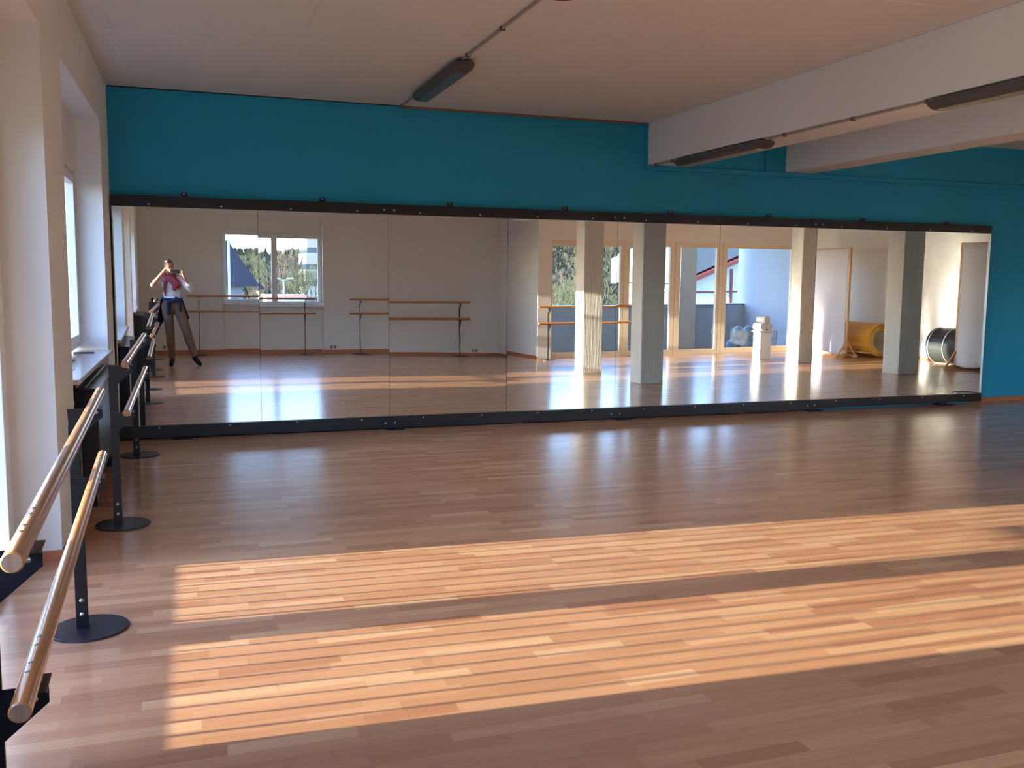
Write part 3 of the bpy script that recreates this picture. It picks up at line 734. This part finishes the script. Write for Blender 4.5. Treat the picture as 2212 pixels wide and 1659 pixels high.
def woodland():
    # winter wood covering the slope: too many crowns to count, one object
    rnd = random.Random(3); b = B(); col = []
    for _ in range(9500):
        u, v = rnd.random(), rnd.random()**1.3
        x = -10+90*u; y = -97-75*v; uu = (x+70)/190
        z = -4.1+12*math.sin(v*1.45)*(1+.18*math.sin(uu*11)+.1*math.sin(uu*23+1)); h = rnd.uniform(.5, 1.25)
        for k in range(14):                      # a sheaf of bare twigs
            a = rnd.uniform(0, 6.28); sp = rnd.uniform(.05, .42)*h; d = Vector((math.cos(a), math.sin(a), 0)); s_ = Vector((-d.y, d.x, 0))*.035
            p0 = Vector((x, y, z+rnd.uniform(0, .3)*h)); p1 = p0 + d*sp*.5 + Vector((0, 0, h*.45)); p2 = p0 + d*sp + Vector((0, 0, h*rnd.uniform(.6, 1.0)))
            q = [b.bm.verts.new(w_) for w_ in (p0, p1-s_*1.6, p2, p1+s_*1.6)]
            b.bm.faces.new(q)
    return b.make('woodland', M['woods'])
tag(woodland(), 'grey-brown winter wood covering the far hillside', 'wood', kind='stuff')
nb = thing('unseen_sun_blocker', 'plain unseen building added to keep the sun off the first window', 'building', (-15, 3.0, -4))  # out of view, added to block the sun before it reaches the first window
B().box(-2, 2, -5.65, 6, 0, 8.6).make('wall', M['render_grey'], nb); B().prism([(-2.2, 8.6), (2.2, 8.6), (0, 10)], 1, -5.7, 6.1).make('roof', M['roof'], nb)

def bare_tree(x, y, z, h, label, seed, spread=.5, m='bark', depth=6):
    rnd = random.Random(seed); b = B()
    def grow(p, d, l, r, k):
        q = p + d*l
        b.tube([p, (p+q)/2 + Vector((rnd.uniform(-1, 1), rnd.uniform(-1, 1), 0))*l*.05, q], [r, r*.85, r*.68], 5 if k > 2 else 4, cap=False)
        if k == 0: return
        for _ in range(3 if k > 1 else 4):
            n = (d + Vector((rnd.uniform(-1, 1), rnd.uniform(-1, 1), rnd.uniform(-.3, .7)))*spread).normalized()
            grow(q, n, l*rnd.uniform(.60, .82), r*.60, k-1)
    grow(Vector((0, 0, 0)), Vector((0, 0, 1)), h*.27, h*.014, depth)
    o = b.make('bare_tree', M[m]); o.location = (x, y, z)
    tag(o, label, 'tree', 'bare trees behind the building'); return o
def conifer(x, y, z, h, w, label, seed):
    rnd = random.Random(seed); t = thing('conifer', label, 'tree', (x, y, z), 0, 'conifers on the hillside')
    B().tube([(0, 0, 0), (0, 0, h)], [h*.018, h*.004], 6).make('trunk', M['bark'], t)
    b = B()
    n = 15
    for i in range(n):                       # ragged whorls of drooping branches
        f = i/n; zz = h*(.10+.86*f); rr = w*(1-f)**.75+.12; seg = 22
        top = b.bm.verts.new((0, 0, zz+h*.11)); ring = []
        for k in range(seg):
            a = 2*math.pi*k/seg; q = rr*(rnd.uniform(.85, 1.15) if k % 2 else rnd.uniform(.5, .7))
            ring.append(b.bm.verts.new((q*math.cos(a), q*math.sin(a), zz-(.10*h/8*rnd.uniform(.5, 2) if k % 2 else -.05))))
        for k in range(seg): b.bm.faces.new((top, ring[k], ring[(k+1) % seg]))
    b.make('foliage', M['conifer'], t)

trees = [(13.6, -26, 6.4, .55, 'ivy', 'large olive-green bare tree seen through the left balcony glazing'),
         (16.4, -23, 5.6, .55, 'ivy', 'bushy bare tree behind the parapet near the balcony doors'),
         (17.4, -34, 6.8, .5, 'bark', 'grey bare tree further back beyond the balcony'),
         (20.5, -40, 7.2, .5, 'bark', 'slim bare tree beyond the balcony doors'),
         (6.9, -38, 6.6, .5, 'ivy', 'tall bare tree in the right half of the back window'),
         (6.4, -48, 7.8, .5, 'bark', 'wide bare tree in front of the apartment block'),
         (4.0, -46, 6.8, .5, 'bark', 'grey bare tree in the middle of the back window'),
         (2.9, -27, 4.9, .5, 'bark', 'small bare tree in front of the house with the dark roof'),
         (11.6, -30, 6.2, .55, 'ivy', 'bare tree at the left end of the balcony view'),
         (5.9, -27, 4.6, .6, 'bark', 'low bare tree near the lamp post'),
         (8.4, -56, 7.0, .6, 'ivy', 'olive bare tree hiding the lower floors of the apartment block, left side'),
         (10.6, -70, 7.3, .6, 'ivy', 'olive bare tree hiding the lower floors of the apartment block, right side'),
         (5.9, -64, 7.2, .6, 'ivy', 'dense bare tree left of the apartment block'),
         (24.5, -46, 7.4, .6, 'ivy', 'dense bare tree beyond the parapet between the pillars')]
for i, (x, y, h, sp, m, l) in enumerate(trees):
    bare_tree(x, y, -4, h, l, 20+i, sp, m, 6)
for i, (x, y, h, w, l) in enumerate([(4.6, -72, 7.9, 1.3, 'dark conifer standing above the tree line at the left of the back window'), (7.6, -78, 7.8, 1.1, 'dark conifer on the skyline in the middle of the back window'),
                                     (10.2, -80, 8.0, 1.2, 'dark conifer on the skyline beside the apartment block'), (27, -70, 8.8, 1.7, 'dark conifer above the balcony parapet'), (31, -74, 8.6, 1.7, 'second dark conifer above the balcony parapet, further right')]):
    conifer(x, y, -4, h, w, l, 60+i)
hs = thing('gabled_house', 'house with a steep dark roof at the left of the back window', 'house', (2.2, -41, -4))
B().box(-3, 1.0, -3, 3, 0, 4.9).make('wall', M['render_grey'], hs)
B().prism([(-3.0, 6.9), (.35, 6.9), (1.8, 4.75), (-3.4, 4.75)], 1, -3.3, 3.3).make('roof', M['roof'], hs)
B().box(-1.4, -.1, 3.0, 3.06, 2.2, 4.9).make('white_wall', M['render_white'], hs)  # white stretch on the front of the grey wall
for x in (.25, .6): B().box(x-.12, x+.12, 3.0, 3.05, 3.7, 4.2).make('window', M['darkwin'], hs)
ap = thing('apartment_block', 'white stepped apartment block at the right top of the back window', 'building', (13.2, -88, -4))
for k in range(6):
    B().box(-1.6+.12*k, 2.4, -3, 3, k*1.62, k*1.62+1.1).make('storey', M['render_pale'], ap)
    B().box(-1.5+.12*k, 2.3, -2.8, 2.9, k*1.62+1.1, k*1.62+1.62).make('window_band', M['darkwin'], ap)
wb = thing('flat_roofed_shed', 'low white flat-roofed building with a red edge below the lamp post', 'building', (4.0, -31, -4))
B().box(-.6, .9, -1, 1, 0, 4.55).make('wall', M['render_white'], wb); B().box(-.66, .96, -1.05, 1.06, 4.55, 4.66).make('roof_edge', M['render_pink'], wb)
lp = thing('street_lamp', 'pale double-armed street lamp in the back window view', 'street lamp', (3.95, -29, -4))
B().tube([(0, 0, 0), (0, 0, 5.3)], [.05, .03], 10).make('pole', M['lampmetal'], lp)
for s in (-1, 1):
    B().tube([(0, 0, 5.25), (s*.25, 0, 5.34)], .02, 8).make('arm', M['lampmetal'], lp); B().box(s*.25-.12, s*.25+.12, -.05, .05, 5.31, 5.37, .01).make('lamp_head', M['lampmetal'], lp)
fp = B().tube([(1.55, -20, -4), (1.55, -20, 6)], .035, 10).make('flag_pole', M['lampmetal']); tag(fp, 'pale upright pole at the left of the back window view', 'pole')
gh = thing('gable_house', 'white house with a grey tiled roof and red timbers beyond the balcony', 'house', (24.2, -31, -4))
B().prism([(-3.4, 0), (4, 0), (4, 7.2), (1.2, 7.2), (-3.4, 5.3)], 1, -3, 3).make('wall', M['render_white'], gh)
B().prism([(-3.9, 5.35), (1.2, 7.45), (3.4, 8.3), (3.4, 9.6), (1.0, 8.6), (-3.9, 6.6)], 1, -3.4, 3.3).make('roof', M['roof_grey'], gh)
B().prism([(-3.8, 5.1), (1.3, 7.2), (1.3, 7.35), (-3.8, 5.3)], 1, 3.0, 3.5).make('barge_board', M['timber_red'], gh)
for x in (-1.0, 1.4): B().box(x-.06, x+.06, 3.0, 3.06, 0, 6.0).make('timber_post', M['timber_red'], gh)
for z in (3.6, 5.0): B().box(-3.4, 4, 3.0, 3.05, z-.03, z+.03).make('timber_rail', M['timber_red'], gh)
wh = thing('white_house', 'small white house among the trees beyond the balcony', 'house', (21.5, -55, -4))
B().box(-2.5, 2.5, -2, 2, 0, 5.6).make('wall', M['render_white'], wh); B().prism([(-2.8, 5.6), (2.8, 5.6), (0, 6.6)], 1, -2.2, 2.2).make('roof', M['roof_grey'], wh)

# ------------------------------------------------------------ the photographer
def blob(parts, voxel, smooth=8):
    """parts: list of tapered capsules (p0,r0,p1,r1) or ellipsoids (c,(rx,ry,rz)) fused into one continuous surface"""
    b = B()
    for p in parts:
        if len(p) == 4:
            p0, r0, p1, r1 = Vector(p[0]), p[1], Vector(p[2]), p[3]
            b.ball(p0, r0, u=18, v=12); b.ball(p1, r1, u=18, v=12); b.tube([p0, p1], [r0, r1], 18)
        else:
            c, r = p[0], p[1]; b.ball(Vector(c), 1.0, r[0], r[1], r[2], 24, 16)
    me = bpy.data.meshes.new('tmp'); b.bm.to_mesh(me); b.bm.free()
    o = bpy.data.objects.new('tmp', me); COL.objects.link(o)
    md = o.modifiers.new('r', 'REMESH'); md.mode = 'VOXEL'; md.voxel_size = voxel; md.use_smooth_shade = True
    if smooth: s = o.modifiers.new('s', 'SMOOTH'); s.iterations = smooth; s.factor = .5
    dg = bpy.context.evaluated_depsgraph_get(); dg.update(); ev = o.evaluated_get(dg)
    out = bpy.data.meshes.new_from_object(ev)
    bpy.data.objects.remove(o); bpy.data.meshes.remove(me)
    for p in out.polygons: p.use_smooth = True
    return out
def add_mesh(name, me, m, parent=None):
    me.materials.clear(); me.materials.append(m); me.name = name
    o = bpy.data.objects.new(name, me); COL.objects.link(o)
    if parent: o.parent = parent
    return o
PY = CAMY - .02            # phone plane
HL, HR = Vector((-.092, PY-.006, 1.525)), Vector((.092, PY-.004, 1.49))      # hands at both ends of the phone
shL, shR = Vector((-.275, -9.50, 1.385)), Vector((.045, -9.52, 1.375))
elL, elR = Vector((-.415, -9.150, 1.255)), Vector((.245, -9.36, 1.175))
wrL, wrR = Vector((-.170, -9.165, 1.560)), Vector((.145, -9.17, 1.385))
hd = Vector((-.135, -9.305, 1.595)); nk = Vector((-.12, -9.49, 1.45))
ch = Vector((-.115, -9.52, 1.27)); wa = Vector((-.095, -9.51, 1.07)); pe = Vector((-.085, -9.50, .92))
kL, kR = Vector((-.145, -9.47, .48)), Vector((.135, -9.44, .49)); aL, aR = Vector((-.115, -9.47, .085)), Vector((.285, -9.43, .115))
hipL, hipR = pe+Vector((-.09, 0, -.06)), pe+Vector((.09, 0, -.06))
def hand(w, h, inward, upk):
    d = Vector((inward, 0, 0)); parts = [(w, .027, (w+h)/2, .025), ((w+h)/2, .03, h+Vector((-inward*.012, -.004, .0)), .026)]
    # four fingers bend over the top/back edge of the phone, thumb below
    for i, (dz, L_) in enumerate(((.034, .95), (.014, 1.05), (-.006, 1.0), (-.024, .8))):
        k = h + Vector((-inward*.004, -.004, dz)); k2 = k + Vector((inward*.026*L_, -.010, .003)); k3 = k2 + Vector((inward*.020*L_, -.002, -.004))
        parts += [(k, .0095, k2, .0088), (k2, .0088, k3, .0075)]
    th0 = h + Vector((-inward*.014, -.012, -.028)); th1 = th0 + Vector((inward*.022, -.010, -.014)); th2 = th1 + Vector((inward*.022, .002, .004))
    parts += [(th0, .013, th1, .011), (th1, .011, th2, .009)]
    return parts
body = []
body += [(hd+Vector((0, -.005, .02)), (.074, .093, .098)), (hd+Vector((.004, .022, -.045)), (.055, .066, .066)), (hd+Vector((.006, .05, -.088)), (.026, .024, .02)),
         (hd+Vector((.006, .094, -.012)), (.013, .02, .026)), (hd+Vector((.006, .078, -.054)), (.024, .012, .009)), (hd+Vector((-.078, -.008, -.01)), (.010, .018, .030)), (hd+Vector((.078, -.008, -.01)), (.010, .018, .030)),
         (hd+Vector((-.026, .078, .018)), (.015, .012, .010)), (hd+Vector((.036, .078, .018)), (.015, .012, .010))]
body += [(nk, .054, hd+Vector((0, -.02, -.06)), .052), (nk, .056, ch+Vector((0, 0, .1)), .075)]
body += [(shL, .052, elL, .041), (elL, .040, wrL, .025), (shR, .052, elR, .041), (elR, .040, wrR, .025)]
body += [(ch, (.145, .095, .15)), (wa, (.12, .085, .12)), (pe, (.155, .10, .12)), (shL, .05, shR, .05)]
body += [(hipL, .088, kL, .058), (kL, .055, aL, .036), (hipR, .088, kR, .058), (kR, .055, aR, .036)]
body += [(aL, .036, aL+Vector((-.01, .05, -.045)), .034), (aL+Vector((-.01, .05, -.05)), .034, aL+Vector((-.02, .13, -.062)), .022), (aR, .036, aR+Vector((.03, .05, -.055)), .033), (aR+Vector((.03, .05, -.06)), .032, aR+Vector((.085, .10, -.088)), .022)]
body += hand(wrL, HL, 1, 1) + hand(wrR, HR, -1, 1)
person = add_mesh('person', blob(body, .0052, 6), M['skin'])
tag(person, 'person in a white shirt and red scarf holding a phone up, seen in the mirror', 'person')
# face details and hair
for s in (-1, 1): B().ball(hd+Vector((.005+s*.031, .0845, .018)), .0058).make('eye', M['lens'], person, smooth=True)
hr = blob([(hd+Vector((0, -.026, .046)), (.086, .096, .084)), (hd+Vector((-.012, .012, .082)), (.070, .088, .044)), (hd+Vector((-.070, -.03, .02)), (.022, .056, .062)), (hd+Vector((.070, -.03, .02)), (.022, .056, .062)), (hd+Vector((0, -.07, -.01)), (.06, .04, .06))], .006, 3)
add_mesh('hair', hr, M['hair'], person)
slL, slR = shL.lerp(elL, .66), elR.lerp(wrR, .38)
sh = blob([(ch, (.150, .110, .165)), (wa+Vector((0, 0, .02)), (.150, .112, .13)), (pe+Vector((0, 0, .07)), (.165, .115, .09)), (shL, .060, shR, .060), (shL, .060, slL, .056), (shR, .060, elR, .056), (elR, .056, slR, .062), (nk+Vector((0, -.01, -.07)), .075, ch, .1)], .009, 4)
o = add_mesh('shirt', sh, M['shirt'], person)
tr = blob([(pe, (.175, .12, .13)), (pe+Vector((0, 0, -.12)), (.15, .11, .09)), (hipL, .108, kL, .084), (kL, .084, aL+Vector((0, 0, .05)), .060), (hipR, .108, kR, .084), (kR, .084, aR+Vector((-.01, 0, .05)), .060), (kL+Vector((0, 0, -.1)), .07, kL+Vector((0, .01, -.16)), .064), (kR+Vector((.03, 0, -.1)), .07, kR+Vector((.05, .01, -.16)), .064)], .009, 4)
add_mesh('trousers', tr, M['trousers'], person)
for (a, t1) in ((aL, Vector((-.02, .135, -.062))), (aR, Vector((.088, .105, -.088)))):
    f = blob([(a+Vector((0, 0, .03)), .046, a, .046), (a, .046, a+t1*.4+Vector((0, 0, -.012)), .043), (a+t1*.4+Vector((0, 0, -.015)), .043, a+t1, .034)], .006, 3)
    for v in f.vertices: v.co.z = max(v.co.z, .002)
    add_mesh('sock', f, M['sock'], person)
for v in person.data.vertices: v.co.z = max(v.co.z, .004)
sc_ = []
N = 22
for i in range(N):                      # scarf wound round the neck
    a = 2*math.pi*i/N; a2 = 2*math.pi*(i+1)/N
    P = lambda q: Vector((nk.x+.095*math.cos(q), nk.y+.01+.085*math.sin(q), 1.425-.035*math.sin(q)+.012*math.sin(3*q)))
    sc_.append((P(a), .036+.008*math.sin(5*a), P(a2), .036+.008*math.sin(5*a2)))
sc_ += [((-.17, -9.42, 1.37), .036, (-.215, -9.395, 1.20), .030), ((-.215, -9.395, 1.20), .030, (-.205, -9.40, 1.06), .014),
        ((-.07, -9.40, 1.38), .05, (.0, -9.39, 1.28), .062), ((.0, -9.39, 1.28), .062, (-.045, -9.385, 1.19), .04), ((-.03, -9.40, 1.33), .06, (.035, -9.42, 1.22), .045), ((-.12, -9.39, 1.36), .045, (-.03, -9.38, 1.26), .05)]
add_mesh('scarf', blob(sc_, .009, 2), M['scarf'], person)
# navy jacket knotted round the waist, hanging behind
jk = []
for i in range(26):
    a = 2*math.pi*i/26; a2 = 2*math.pi*(i+1)/26
    P = lambda q: Vector((wa.x+.163*math.cos(q), wa.y+.125*math.sin(q), 1.0-.012*math.sin(q)))
    jk.append((P(a), .026, P(a2), .026))
jk += [((-.02, -9.375, 1.0), .038, (.02, -9.37, .985), .036), ((.045, -9.38, .985), .03, (.05, -9.385, .86), .026), ((-.02, -9.37, .98), .032, (-.15, -9.375, .93), .035), ((-.15, -9.375, .93), .037, (-.15, -9.37, .74), .036), ((.05, -9.385, .86), .026, (.055, -9.39, .78), .025)]
jb = B()
def jf(u, v):
    a = math.pi + math.pi*u*1.16 - .25; r = 1.0+.42*v
    zl = 1.0-(.44+.13*math.exp(-((u-.13)*6)**2)+.06*math.sin(u*9)-.14*u)*v
    return (wa.x+.19*r*math.cos(a)*(1+.12*v), wa.y+.14*r*math.sin(a)+.012*math.sin(u*26)*v, zl)
jb.grid(jf, 60, 24)
jo = jb.make('jacket_back', M['navy'], None, smooth=True)
jk_o = add_mesh('knotted_jacket', blob(jk, .009, 2), M['navy'], person); jo.parent = jk_o; jo.name = 'jacket_tail'
md = jo.modifiers.new('thick', 'SOLIDIFY'); md.thickness = .008
# the phone
ph = thing('phone', 'dark grey phone held sideways in both hands, seen in the mirror', 'phone', (0, PY, 1.497))
B().box(-.088, .055, -.0045, .0045, -.034, .036, .004).make('case', M['phone'], ph)
B().box(-.080, .048, -.0058, -.0046, -.029, .031, .0).make('display', M['lens'], ph)
l_ = B().lathe([(0, .001), (.0035, .001), (.004, 0), (.004, -.001)], seg=16); 
for v in l_.bm.verts: v.co = Vector((v.co.x, v.co.z, v.co.y))
lo = l_.make('lens', M['lens'], ph); lo.location = (0, .0050, .003)
